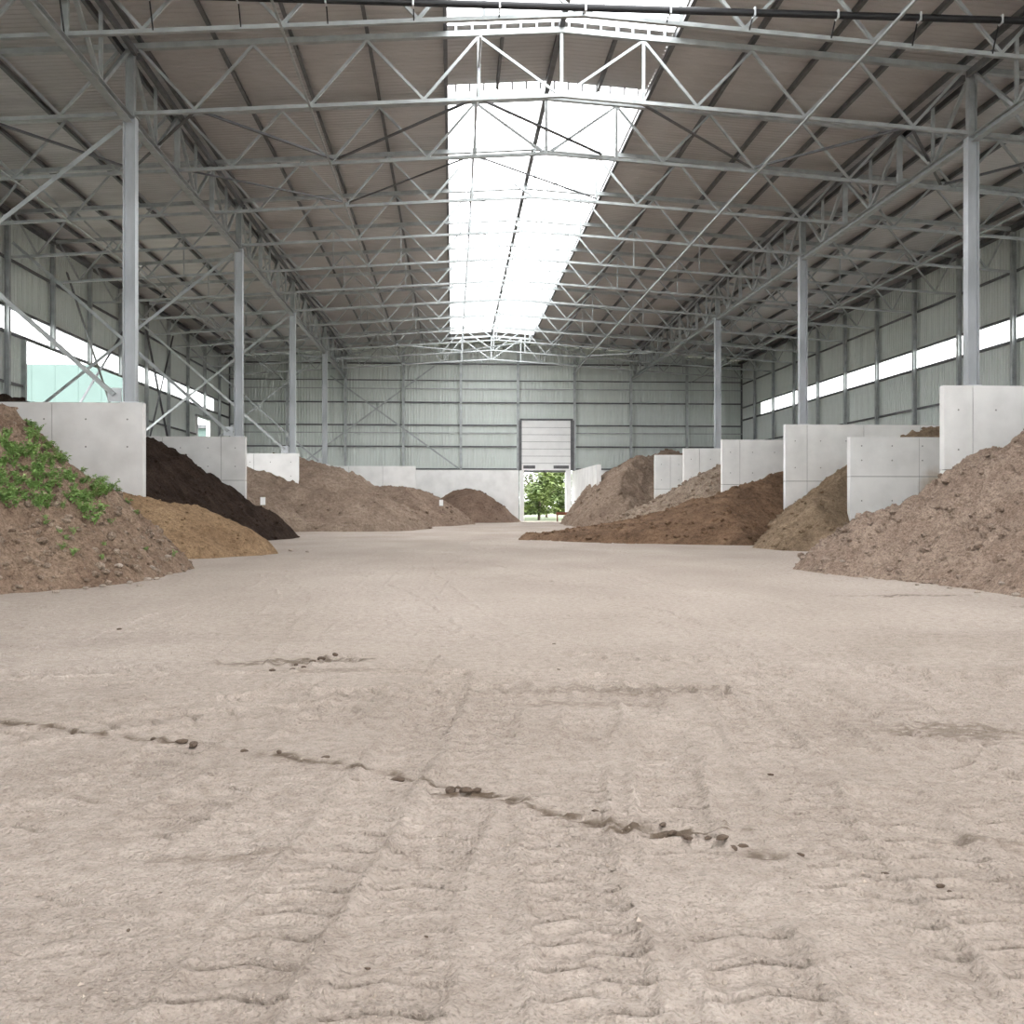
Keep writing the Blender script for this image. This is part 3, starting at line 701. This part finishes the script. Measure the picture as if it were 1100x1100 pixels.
# ================================================================== heaps of earth
WALLS = [(11.12, 21.5, 30), (11.15, 21.5, 37.4), (11.2, 21.5, 45), (10.36, 21.5, 52.5), (10.06, 21.5, 60), (9.83, 21.5, 67.5),
         (-21.5, -11.62, 30), (-21.5, -11.70, 45), (-21.5, -11.66, 60), (-21.5, -11.66, 75), (-16.0, -5.85, 80)]
RECTS = [(a, b_, y - .155, y + .155) for a, b_, y in WALLS] + [(6.895, 7.205, 73.29, 88.9)]
HF = {}
def heap(key, name, label, toe, back, slope, cap, res, m, seed, rough=.10, lump=.35, clods=0, csize=(.04, .13), cm=None, ridge=None):
    """heap with a toe line on the floor; it rises from the toe at its angle of rest up to a rounded top, against the walls"""
    toe_s = catmull(toe, 6); poly = toe_s + list(back)
    px = [p[0] for p in poly]; py = [p[1] for p in poly]
    x = np.arange(min(px) - .6, max(px) + .6, res); y = np.arange(min(py) - .6, max(py) + .6, res)
    XX, YY = np.meshgrid(x, y)
    wx = XX + .35 * fbm(XX / 1.6, YY / 1.6, 3, seed + 40) ; wy = YY + .35 * fbm(XX / 1.6, YY / 1.6, 3, seed + 60)
    d, _, _ = seg_dist(wx, wy, toe_s); ins = inside(wx, wy, poly)
    insb = inside(XX, YY, [(min(px), min(py)), (max(px), min(py)), (max(px), max(py)), (min(px), max(py))])
    d = np.where(ins, d, -d)
    capv = cap + lump * 2 * fbm(XX / 2.6, YY / 2.6, 2, seed + 9)
    if ridge is not None: capv = capv * ridge(XX, YY)
    dd = np.maximum(d, 0)
    tq = slope * dd / np.maximum(capv, .1); zz = capv * tq / (1 + tq ** 3.4) ** (1 / 3.4) 
    # rills and slumps running down the slope, lumps and crumbs
    zz = zz + np.clip(capv / 1.8, .12, 1) * np.clip(dd / 1.2, 0, 1) * (lump * fbm(XX / 1.1, YY / 1.1, 3, seed) + rough * fbm(XX / .3, YY / .3, 3, seed + 20, .65)) + np.clip(dd / .25, 0, 1) * rough * .55 * (fbm(XX / .14, YY / .14, 3, seed + 22, .7) + .2)
    zz = np.where(d > 0, np.maximum(zz, .0) - .05 + .085 * np.clip(d / .3, 0, 1), -.09)
    side = np.zeros(XX.shape, int)
    Xp, Yp = XX.copy(), YY.copy()
    Xp = np.clip(Xp, -21.15, 21.15); Yp = np.minimum(Yp, 88.93)
    rid = np.zeros(XX.shape, int)
    for i, (a, b_, c_, d_) in enumerate(RECTS):
        k = (Xp > a) & (Xp < b_) & (Yp > c_) & (Yp < d_)
        if not k.any(): continue
        dist = np.stack([Xp - a if a > -21.4 else np.full(XX.shape, 9.), b_ - Xp if b_ < 21.4 else np.full(XX.shape, 9.), Yp - c_, d_ - Yp]); w_ = dist.argmin(0)
        Xp = np.where(k & (w_ == 0), a, np.where(k & (w_ == 1), b_, Xp)); Yp = np.where(k & (w_ == 2), c_, np.where(k & (w_ == 3), d_, Yp))
        side = np.where(k, w_ + 1, side); rid = np.where(k, i + 1, rid)
    keep = d > -res * 1.5
    n_y, n_x = XX.shape; id_ = np.arange(n_x * n_y).reshape(n_y, n_x)
    q = np.stack([id_[:-1, :-1], id_[:-1, 1:], id_[1:, 1:], id_[1:, :-1]], -1).reshape(-1, 4)
    kf = keep.ravel()[q].all(1)
    sf = side.ravel()[q]; 
    def both(a, b_): return (sf == a).any(1) & (sf == b_).any(1)
    kf &= ~(both(3, 4) | both(1, 2) | (sf > 0).all(1))
    q = q[kf]; used = np.unique(q); rm = np.full(n_x * n_y, -1); rm[used] = np.arange(len(used))
    Vv = np.stack([Xp, Yp, zz], -1).reshape(-1, 3)[used]; q = rm[q]
    cx_, cy_ = Vv[:, 0].mean(), Vv[:, 1].mean()
    Vl = Vv - np.array([cx_, cy_, 0])
    root = thing(name, label, 'heap', (cx_, cy_, 0), 'heaps of bulk earth in the bays')
    link('mound', big_mesh('mound', Vl, q, m), root)
    def hz(px_, py_):
        i = int(np.clip(round((px_ - x[0]) / res), 0, n_x - 1)); j = int(np.clip(round((py_ - y[0]) / res), 0, n_y - 1))
        return float(zz[j, i]), float(d[j, i]), int(side[j, i])
    HF[key] = hz
    if clods:
        rr = random.Random(seed); mb = MB(); tries = 0; cnt = 0
        g_ = (1 + 5 ** .5) / 2; nr_ = math.hypot(1, g_)
        base = [(a0 / nr_, b0 / nr_, c0 / nr_) for a0, b0, c0 in [(-1, g_, 0), (1, g_, 0), (-1, -g_, 0), (1, -g_, 0), (0, -1, g_), (0, 1, g_), (0, -1, -g_), (0, 1, -g_), (g_, 0, -1), (g_, 0, 1), (-g_, 0, -1), (-g_, 0, 1)]]
        fcs = [(0, 11, 5), (0, 5, 1), (0, 1, 7), (0, 7, 10), (0, 10, 11), (1, 5, 9), (5, 11, 4), (11, 10, 2), (10, 7, 6), (7, 1, 8), (3, 9, 4), (3, 4, 2), (3, 2, 6), (3, 6, 8), (3, 8, 9), (4, 9, 5), (2, 4, 11), (6, 2, 10), (8, 6, 7), (9, 8, 1)]
        while cnt < clods and tries < clods * 30:
            tries += 1
            a_, b_ = rr.uniform(min(px), max(px)), rr.uniform(min(py), max(py)); h_, dd_, sd = hz(a_, b_)
            if dd_ < .02 or sd or abs(a_) > 20.9: continue
            if rr.random() > (1.0 if dd_ < 2.2 else .45): continue
            if any(r0 - .15 < a_ < r1 + .15 and r2 - .15 < b_ < r3 + .15 for r0, r1, r2, r3 in RECTS): continue
            s_ = csize[0] + (csize[1] - csize[0]) * rr.random() ** 3; n = len(mb.V); an = rr.uniform(0, 6.28); ca, sa = math.cos(an), math.sin(an)
            sx, sy, sz = rr.uniform(.7, 1.3), rr.uniform(.7, 1.3), rr.uniform(.5, .95)
            for vx, vy, vz in base:
                jx, jy, jz = vx * sx + rr.uniform(-.22, .22), vy * sy + rr.uniform(-.22, .22), vz * sz + rr.uniform(-.15, .15)
                mb.V.append((a_ - cx_ + s_ * (jx * ca - jy * sa), b_ - cy_ + s_ * (jx * sa + jy * ca), h_ + s_ * (jz + .05)))
            mb.F += [tuple(n + i for i in f) for f in fcs]; cnt += 1
        o = mb.build('clods', cm or m, root); o['kind'] = 'stuff'
    return root

S_tan = soil('tan_earth', (.39, .30, .238), (.28, .205, .16), 1.3)
S_tan2 = soil('tan_earth_clods', (.42, .33, .27), (.27, .20, .155), 5)
S_weedy = soil('weedy_earth', (.34, .25, .185), (.22, .15, .108), 1.2)
S_weedy2 = soil('weedy_earth_clods', (.42, .34, .27), (.20, .135, .095), 3)
S_sand = soil('yellow_sand', (.38, .262, .158), (.26, .17, .10), .9, .6, 12)
S_black = soil('black_soil', (.072, .049, .037), (.034, .023, .018), 1.5, 1.0)
S_brown = soil('brown_earth', (.34, .265, .205), (.215, .155, .118), .8)
S_brown2 = soil('mid_brown_earth', (.31, .235, .18), (.20, .14, .108), .9)
S_red = soil('reddish_dark_earth', (.26, .165, .105), (.135, .085, .055), .8)
S_olive = soil('olive_brown_earth', (.36, .27, .185), (.23, .165, .11), .9)
S_pale = soil('pale_clumpy_earth', (.42, .34, .27), (.25, .185, .14), 1.6)
S_end = soil('end_brown_earth', (.27, .19, .145), (.17, .115, .085), 1.1)

# right hand bays
heap('P1', 'earth_heap', 'big clumpy tan earth heap spilling past the tall divider wall', [(12.5, 7.0), (8, 9.8), (5.9, 14), (5.44, 17.02), (4.9, 19.5), (4.4, 22.4), (5.3, 25.2), (7.0, 28.0), (9.0, 31.0), (11.0, 33.2), (13.5, 33.4), (15.5, 32)], [(15.6, 30.3), (21.15, 29.8), (21.15, 7)], .60, 6.0, .065, S_tan, 101, .20, .30, 5000, (.02, .11), S_tan2)
heap('P3', 'earth_heap', 'olive-brown earth heap behind the low stained divider wall', [(12.6, 37.1), (11.7, 36.0), (10.4, 33.4), (8.6, 30.4), (7.2, 31.0), (6.7, 33.6), (7.5, 37), (8.7, 41), (9.6, 44.3), (10.5, 47.0), (11.9, 47.4)], [(13, 45.2), (21.1, 44.8), (21.1, 37.6), (12.8, 37.6)], .74, 6.5, .10, S_olive, 131, .15, .28, 700, (.03, .11))
heap('P4', 'earth_heap', 'dark reddish-brown earth heap with a long low tongue on the floor', [(12.2, 43.5), (10.5, 41.5), (9.0, 38.0), (7.2, 36.0), (5.5, 37.0), (3.2, 38.5), (1.2, 40.6), (-.3, 44.2), (1.6, 46.4), (4.2, 48.5), (7, 51), (9.4, 53.8), (11, 54)], [(12, 52.3), (21.1, 52.3), (21.1, 45.2), (12.5, 45.2)], .58, 4.8, .11, S_red, 151, .15, .22, 900, (.03, .13), None, lambda X_, Y_: np.interp(X_, [-1, 1, 4.3, 6.4, 9.2, 12, 14], [.015, .04, .13, .24, .50, 1.05, 1.2]))
heap('P5', 'earth_heap', 'pale clumpy earth heap between two pale divider walls', [(11, 50.5), (9.2, 50.8), (7.3, 53), (5.6, 56), (5.6, 60), (7.5, 63.0), (9.5, 64.6), (11.5, 64)], [(12, 60.2), (21.1, 59.8), (21.1, 52.7), (11.2, 52.7)], .60, 5.6, .12, S_pale, 171, .20, .25, 1500, (.04, .17))
heap('P7', 'earth_heap', 'big brown mound against the lengthwise wall beside the lift door', [(12.4, 67.2), (9.9, 66.0), (7.6, 65.2), (5.7, 66.3), (4.7, 69.5), (4.6, 75), (4.9, 80), (6.0, 84), (6.9, 87)], [(7.2, 88.9), (21.1, 88.9), (21.1, 67.7), (11.5, 67.6)], 1.2, 5.0, .14, S_brown, 191, .18, .40, 900, (.04, .16))
# left hand bays
heap('L1', 'earth_heap', 'clumpy brown earth heap overgrown with green weeds', [(-13.5, 10), (-11.5, 13.5), (-10.2, 16.5), (-9.2, 18.2), (-8.5, 19.6), (-8.45, 21.2), (-8.9, 24.2), (-10.4, 26.4), (-12.3, 27.6), (-15, 28.2)], [(-21.1, 28.2), (-21.1, 10)], .90, 6.0, .06, S_weedy, 211, .20, .26, 4200, (.02, .11), S_weedy2)
heap('L2', 'sand_heap', 'yellow-brown sand heap against the wide grey divider wall', [(-13.5, 24.6), (-11.2, 26.0), (-9.7, 28.0), (-8.7, 29.6), (-8.15, 31.2), (-8.7, 32.6), (-10.2, 33.0), (-11.6, 32.4), (-12.2, 31.6)], [(-12.3, 30.3), (-21.1, 29.8), (-21.1, 25)], .70, 3.6, .09, S_sand, 231, .09, .16, 700, (.02, .07))
heap('L3', 'soil_heap', 'black-brown soil heap in front of the second grey divider', [(-13.6, 31.2), (-12.2, 32.4), (-11.2, 35), (-10.7, 38.5), (-10.25, 41.9), (-9.65, 46.2), (-10.3, 47.0), (-11.2, 46.7), (-12.4, 46.2)], [(-12.6, 45.2), (-21.1, 44.8), (-21.1, 30.3), (-14, 30.3)], .97, 5.4, .10, S_black, 251, .15, .30, 900, (.03, .10))
heap('L4', 'earth_heap', 'tall brown earth heap below the white divider, with a small sign', [(-15, 50), (-12.6, 53), (-10.6, 56.0), (-8.2, 56.4), (-5.7, 57.8), (-4.5, 61.5), (-4.4, 65.4), (-5.2, 69), (-7, 72), (-9.6, 73.4)], [(-11.5, 74.8), (-21.1, 74.8), (-21.1, 50)], .72, 4.5, .12, S_brown, 271, .16, .30, 900, (.03, .13))
heap('L5', 'earth_heap', 'rounded brown earth heap in front of the white wall', [(-9.2, 70.5), (-7.2, 68.8), (-5.0, 68.5), (-2.9, 71), (-1.7, 74.5), (-1.6, 78), (-2.6, 81.5), (-4.6, 83)], [(-5.85, 80.2), (-9.0, 79.8), (-10, 75.5)], .70, 2.9, .12, S_brown2, 291, .16, .22, 500, (.03, .13))
heap('L6', 'earth_heap', 'dark brown rounded heap against the concrete base beside the door', [(-7.0, 88.9), (-5.0, 85.5), (-2.4, 83.6), (.2, 83.6), (1.8, 85.4), (2.5, 88.9)], [], .85, 3.1, .13, S_end, 311, .10, .20, 120, (.05, .14))

# ================================================================== weeds on the heap
def weed_mesh(seed, size):
    rr = random.Random(seed); mb = MB()
    for s in range(rr.randint(4, 6)):
        an = rr.uniform(0, 6.28); lean = rr.uniform(.1, .75); L = size * rr.uniform(.6, 1.1)
        tip = Vector((math.cos(an) * lean * L, math.sin(an) * lean * L, L * .8))
        mb.bar((0, 0, -.05), tip, .008, .008)
        for k in range(rr.randint(7, 10)):
            f = rr.uniform(.25, 1.05); p = tip * f; a2 = rr.uniform(0, 6.28); el = rr.uniform(-.5, .45)
            d = Vector((math.cos(a2) * math.cos(el), math.sin(a2) * math.cos(el), math.sin(el))); sd = Vector((-math.sin(a2), math.cos(a2), rr.uniform(-.3, .3))).normalized()
            ll = size * rr.uniform(.22, .42); ww = ll * .36; up = Vector((0, 0, ll * .12)); n = len(mb.V)
            mb.V += [tuple(p), tuple(p + d * ll * .45 + sd * ww + up), tuple(p + d * ll * .45 - up * .4), tuple(p + d * ll * .45 - sd * ww + up), tuple(p + d * ll - up)]
            mb.F += [(n, n + 2, n + 1), (n, n + 3, n + 2), (n + 1, n + 2, n + 4), (n + 2, n + 3, n + 4)]
    return mb.me('weed_plant', 'leaf')
WM = [weed_mesh(900 + i, .22) for i in range(8)]
def ray_dir(px_, py_):
    r = (px_ - PPX) / F_PX; u = -(py_ - PPY) / F_PX; c_, s_ = math.cos(-YAW), math.sin(-YAW)
    return Vector((r * c_ - s_, r * s_ + c_, u + .0009))
def hit(key, px_, py_):
    v = ray_dir(px_, py_); t_ = 8.0
    while t_ < 92:
        p = CAM + v * t_; h_, d_, sd = HF[key](p.x, p.y)
        if d_ > 0 and p.z <= h_: return p, h_
        t_ += .05
    return None
WEED = [(0, 474), (14, 462), (36, 456), (46, 462), (54, 478), (70, 482), (92, 490), (108, 500), (124, 512), (136, 522), (143, 535), (140, 548), (132, 540), (116, 556), (98, 560), (80, 552), (62, 546), (46, 545), (28, 540), (14, 548), (0, 536)]
wa, wb_ = [p[0] for p in WEED], [p[1] for p in WEED]
spots = []; rr = random.Random(5); tries = 0
while len(spots) < 120 and tries < 6000:
    tries += 1
    u, v_ = rr.uniform(0, 146), rr.uniform(452, 562)
    if not inside(np.array([u]), np.array([v_]), list(zip(wa, wb_)))[0]: continue
    if vn(np.array([u / 22.]), np.array([v_ / 18.]), 9)[0] < -.16: continue
    if any(abs(u - a_) + abs(v_ - b_) < 5.5 for a_, b_ in spots): continue
    spots.append((u, v_))
spots += [(50, 556), (48, 562), (65, 570), (79, 572), (72, 580), (66, 588), (112, 583), (110, 599), (78, 595), (156, 588), (186, 594), (118, 560), (148, 552)]
for i, (u, v_) in enumerate(spots):
    r_ = hit('L1', u, v_ + 3)
    if not r_: continue
    p, h_ = r_
    o = link('weed_plant', WM[i % 8], None, (p.x, p.y, h_ - .01), (0, 0, rr.uniform(0, 6.28)))
    sc_ = rr.uniform(.75, 1.35) if i < 120 else rr.uniform(.45, .75); o.scale = (sc_, sc_, sc_ * rr.uniform(.8, 1.1))
    if i < 120: tag(o, 'green leafy weed in the dense patch on the brown heap', 'weed', 'weeds on the brown heap')
    else: tag(o, 'small stray green weed on the bare lower slope of the brown heap', 'weed', 'stray weeds on the brown heap')

# ================================================================== small things
def sign(x, y, z, label):
    t = thing('stake_sign', label, 'sign', (x, y, z))
    MB().box(-.02, .02, -.02, .02, -.25, .5).build('stake', 'wood', t)
    MB().box(-.13, .13, -.035, -.021, .32, .72).build('board', 'sign', t)
r_ = hit('L4', 282.5, 550)
if r_: sign(r_[0].x, r_[0].y, r_[1], 'small white sign board on a stake in the tall brown heap')
r_ = hit('L5', 474, 549)
if r_: sign(r_[0].x, r_[0].y, r_[1], 'small white sign board on a stake in the rounded brown heap')
t = thing('steel_kerb', 'rust-red steel kerb on feet beside the lift door', 'kerb', (5.9, 87.6, 0))
MB().box(-.45, .85, -.08, .08, .55, .80).build('rail', 'rust', t)
for xx in (-.35, .75): MB().box(xx - .05, xx + .05, -.06, .06, -.02, .55).build('foot', 'rust', t)

# loose clods and stones on the floor
cl_base = []
def clod_mesh(seed):
    rr = random.Random(seed); mb = MB(); n = 8; rings = [(-.35, .75), (.1, 1.0), (.45, .72)]
    for zz, rd in rings:
        for k in range(n):
            a = 2 * math.pi * k / n; q = rd * rr.uniform(.75, 1.2); mb.V.append((q * math.cos(a), q * math.sin(a) * .8, zz * rr.uniform(.8, 1.2)))
    mb.V += [(0, 0, -.5), (rr.uniform(-.2, .2), 0, .68)]
    for r0 in range(2):
        for k in range(n): mb.F.append((r0 * n + k, r0 * n + (k + 1) % n, (r0 + 1) * n + (k + 1) % n, (r0 + 1) * n + k))
    for k in range(n): mb.F += [((k + 1) % n, k, 3 * n), (2 * n + k, 2 * n + (k + 1) % n, 3 * n + 1)]
    return mb
CM = [clod_mesh(50 + i).me('soil_clod', 'clod', False) for i in range(5)]
SM_ = [clod_mesh(80 + i).me('stone', 'stone', False) for i in range(5)]
def floor_at(px_, py_):
    v = ray_dir(px_, py_); t_ = -CAM.z / v.z; return CAM + v * t_
clods = [(428, 836, 14), (484, 849, 18), (500, 853, 16), (512, 851, 12), (492, 846, 9), (196, 797, 12), (208, 799, 14), (214, 797, 9), (184, 795, 8), (165, 793, 9), (350, 814, 9), (300, 808, 9), (262, 806, 8), (314, 721, 9), (345, 708, 10), (336, 712, 8), (360, 706, 9), (292, 720, 7), (318, 714, 7), (326, 719, 6),
         (722, 897, 12), (738, 905, 12), (775, 910, 14), (788, 916, 13), (798, 913, 11), (712, 889, 10), (860, 921, 8), (760, 906, 9), (952, 940, 9), (1010, 952, 9), (1020, 958, 7), (640, 872, 8), (604, 874, 9), (950, 939, 7), (128, 675, 5), (484, 676, 5), (828, 830, 6), (1074, 837, 5), (600, 720, 5), (595, 692, 5), (138, 996, 6), (395, 1043, 6), (172, 954, 5), (458, 1010, 5)]
for i, (u, v_, s_) in enumerate(clods):
    p = floor_at(u, v_); rad = s_ / F_PX * (p - CAM).length * .42
    o = link('soil_clod', CM[i % 5], None, (p.x, p.y, floor_height(p.x, p.y) + rad * .22), (0, 0, i * 1.3)); o.scale = (rad * 1.3, rad, rad * .85)
    near_seam = i < 12 or 20 <= i <= 33
    if near_seam: tag(o, 'dark crumbly soil clod along the earth seam in the floor', 'clod', 'soil clods along the seam')
    elif 12 < i < 20: tag(o, 'dark soil clod in the loose patch beyond the earth seam', 'clod', 'soil clods in the loose patch')
    else: tag(o, 'lone small dark clod on the bare sandy floor', 'clod', 'lone clods on the floor')
stones = [(159, 625, 8), (140, 628, 7), (128, 627, 8), (150, 630, 6), (163, 622, 9), (168, 624, 6), (110, 631, 6), (92, 633, 7), (60, 637, 7), (180, 615, 6), (1092, 640, 8), (1076, 637, 7), (1050, 637, 6), (1020, 633, 5), (985, 630, 5), (872, 611, 5), (930, 622, 5), (330, 593, 4), (312, 592, 4), (905, 617, 5)]
for i, (u, v_, s_) in enumerate(stones):
    p = floor_at(u, v_); rad = s_ / F_PX * (p - CAM).length * .55
    o = link('stone', SM_[i % 5], None, (p.x, p.y, max(floor_height(p.x, p.y), max(HF[k](p.x, p.y)[0] if HF[k](p.x, p.y)[1] > 0 else -1 for k in ('L1', 'P1', 'L2'))) + rad * .3), (0, 0, i * 2.1)); o.scale = (rad * 1.2, rad, rad * .8)
    if i < 10: tag(o, 'loose stone at the foot of the weedy brown heap', 'stone', 'stones at the weedy heap')
    elif u > 800: tag(o, 'loose stone at the foot of the clumpy tan heap', 'stone', 'stones at the tan heap')
    else: tag(o, 'small stone on the floor beyond the yellow sand heap', 'stone', 'stones beyond the sand heap')

# fine grit strewn over the foreground floor
rr = random.Random(77); mb = MB()
tet = [(1, 0, -.2), (-.4, .8, -.2), (-.5, -.75, -.2), (0, 0, .8)]
for i in range(15000):
    yy = 2.4 + 8.5 * rr.random() ** 1.6; xx = rr.uniform(CAM.x - .5 * yy, CAM.x + .62 * yy)
    if rr.random() > .35 + .65 * (vn(np.array([xx / .6]), np.array([yy / .5]), 44)[0] + .5): continue
    r_ = rr.uniform(.0022, .0065) * (2.0 if rr.random() < .05 else 1); a = rr.uniform(0, 6.28); ca, sa = math.cos(a), math.sin(a); zf = floor_height(xx, yy); n = len(mb.V)
    for p in tet:
        q = [c_ * rr.uniform(.6, 1.3) for c_ in p]; mb.V.append((xx + r_ * (q[0] * ca - q[1] * sa), yy + r_ * (q[0] * sa + q[1] * ca), zf + r_ * q[2]))
    mb.F += [(n, n + 1, n + 3), (n + 1, n + 2, n + 3), (n + 2, n, n + 3)]
o = mb.build('grit', 'stone'); tag(o, 'fine loose grit strewn over the sandy floor', 'grit', kind='stuff')

# ================================================================== outside
t = thing('mint_building', 'mint green sheet-metal building outside the wide wall opening', 'building', (-48, 96, -.14))
k = 0
for i in range(19):
    x0 = -22 + i * 2.0
    MB().box(x0 + .01, x0 + 1.99, 0, .2, 0, 13.9).build('facade_panel', 'mint', t)
MB().box(-22, 16, .2, 20, 0, 13.6).build('hall_body', 'mint', t)
MB().box(7.1, 7.4, -.12, 0, 0, 13.9).build('downpipe', 'mint_trim', t)
t = thing('low_shed', 'low mint green shed seen through the small wall opening', 'shed', (-27.2, 100, -.14))
for i in range(4): MB().box(-3 + i * 1.6, -3 + i * 1.6 + 1.58, 0, .2, 0, 8.6).build('facade_panel', 'mint', t)
MB().box(-3, 3.4, .2, 8, 0, 8.4).build('shed_body', 'mint', t)
MB().box(-3.3, 3.6, -.3, .0, 8.6, 8.95).build('roof_edge', 'dark_steel', t)

def tree(x, y, h, r, seed, n, label):
    t = thing('tree', label, 'tree', (x, y, -.14), 'trees beyond the lift door'); rr = random.Random(seed)
    mb = MB(); mb.cyl((0, 0, -.1), (.1, .05, h * .55), .14, 8)
    for k in range(5):
        a = k * 1.3; mb.bar((.06, .03, h * (.25 + .06 * k)), (math.cos(a) * r * .6, math.sin(a) * r * .6, h * (.45 + .08 * k)), .07, .07)
    mb.build('trunk', 'bark', t)
    lf = MB(); cs = [(rr.gauss(0, r * .5), rr.gauss(0, r * .5), h * rr.uniform(.06, .92)) for _ in range(26)]
    for k in range(n):
        c_ = cs[k % 26]; q = Vector((rr.gauss(0, 1), rr.gauss(0, 1), rr.gauss(0, 1))).normalized() * r * .36 * rr.random() ** .4
        p = Vector(c_) + q; p.z = max(p.z, .8)
        a2, el = rr.uniform(0, 6.28), rr.uniform(-.8, .6); d = Vector((math.cos(a2) * math.cos(el), math.sin(a2) * math.cos(el), math.sin(el))) * rr.uniform(.28, .5)
        sd = Vector((-math.sin(a2), math.cos(a2), rr.uniform(-.5, .5))) * .14; m_ = len(lf.V)
        lf.V += [tuple(p), tuple(p + d * .5 + sd), tuple(p + d), tuple(p + d * .5 - sd)]; lf.F.append((m_, m_ + 1, m_ + 2, m_ + 3))
    o = lf.build('foliage', 'tree_leaf', t); o['kind'] = 'stuff'
tree(5.6, 107, 6.6, 2.6, 1, 6000, 'bushy green tree beyond the lift door, behind the grass verge')
tree(9.8, 114, 7.6, 3.0, 2, 6000, 'broad green tree further along beyond the lift door opening')
tree(3.0, 122, 8.0, 3.0, 3, 5000, 'green tree far beyond the lift door by the jamb')
tree(8.4, 130, 9.5, 3.0, 4, 6000, 'taller green tree behind the bushy tree beyond the door')
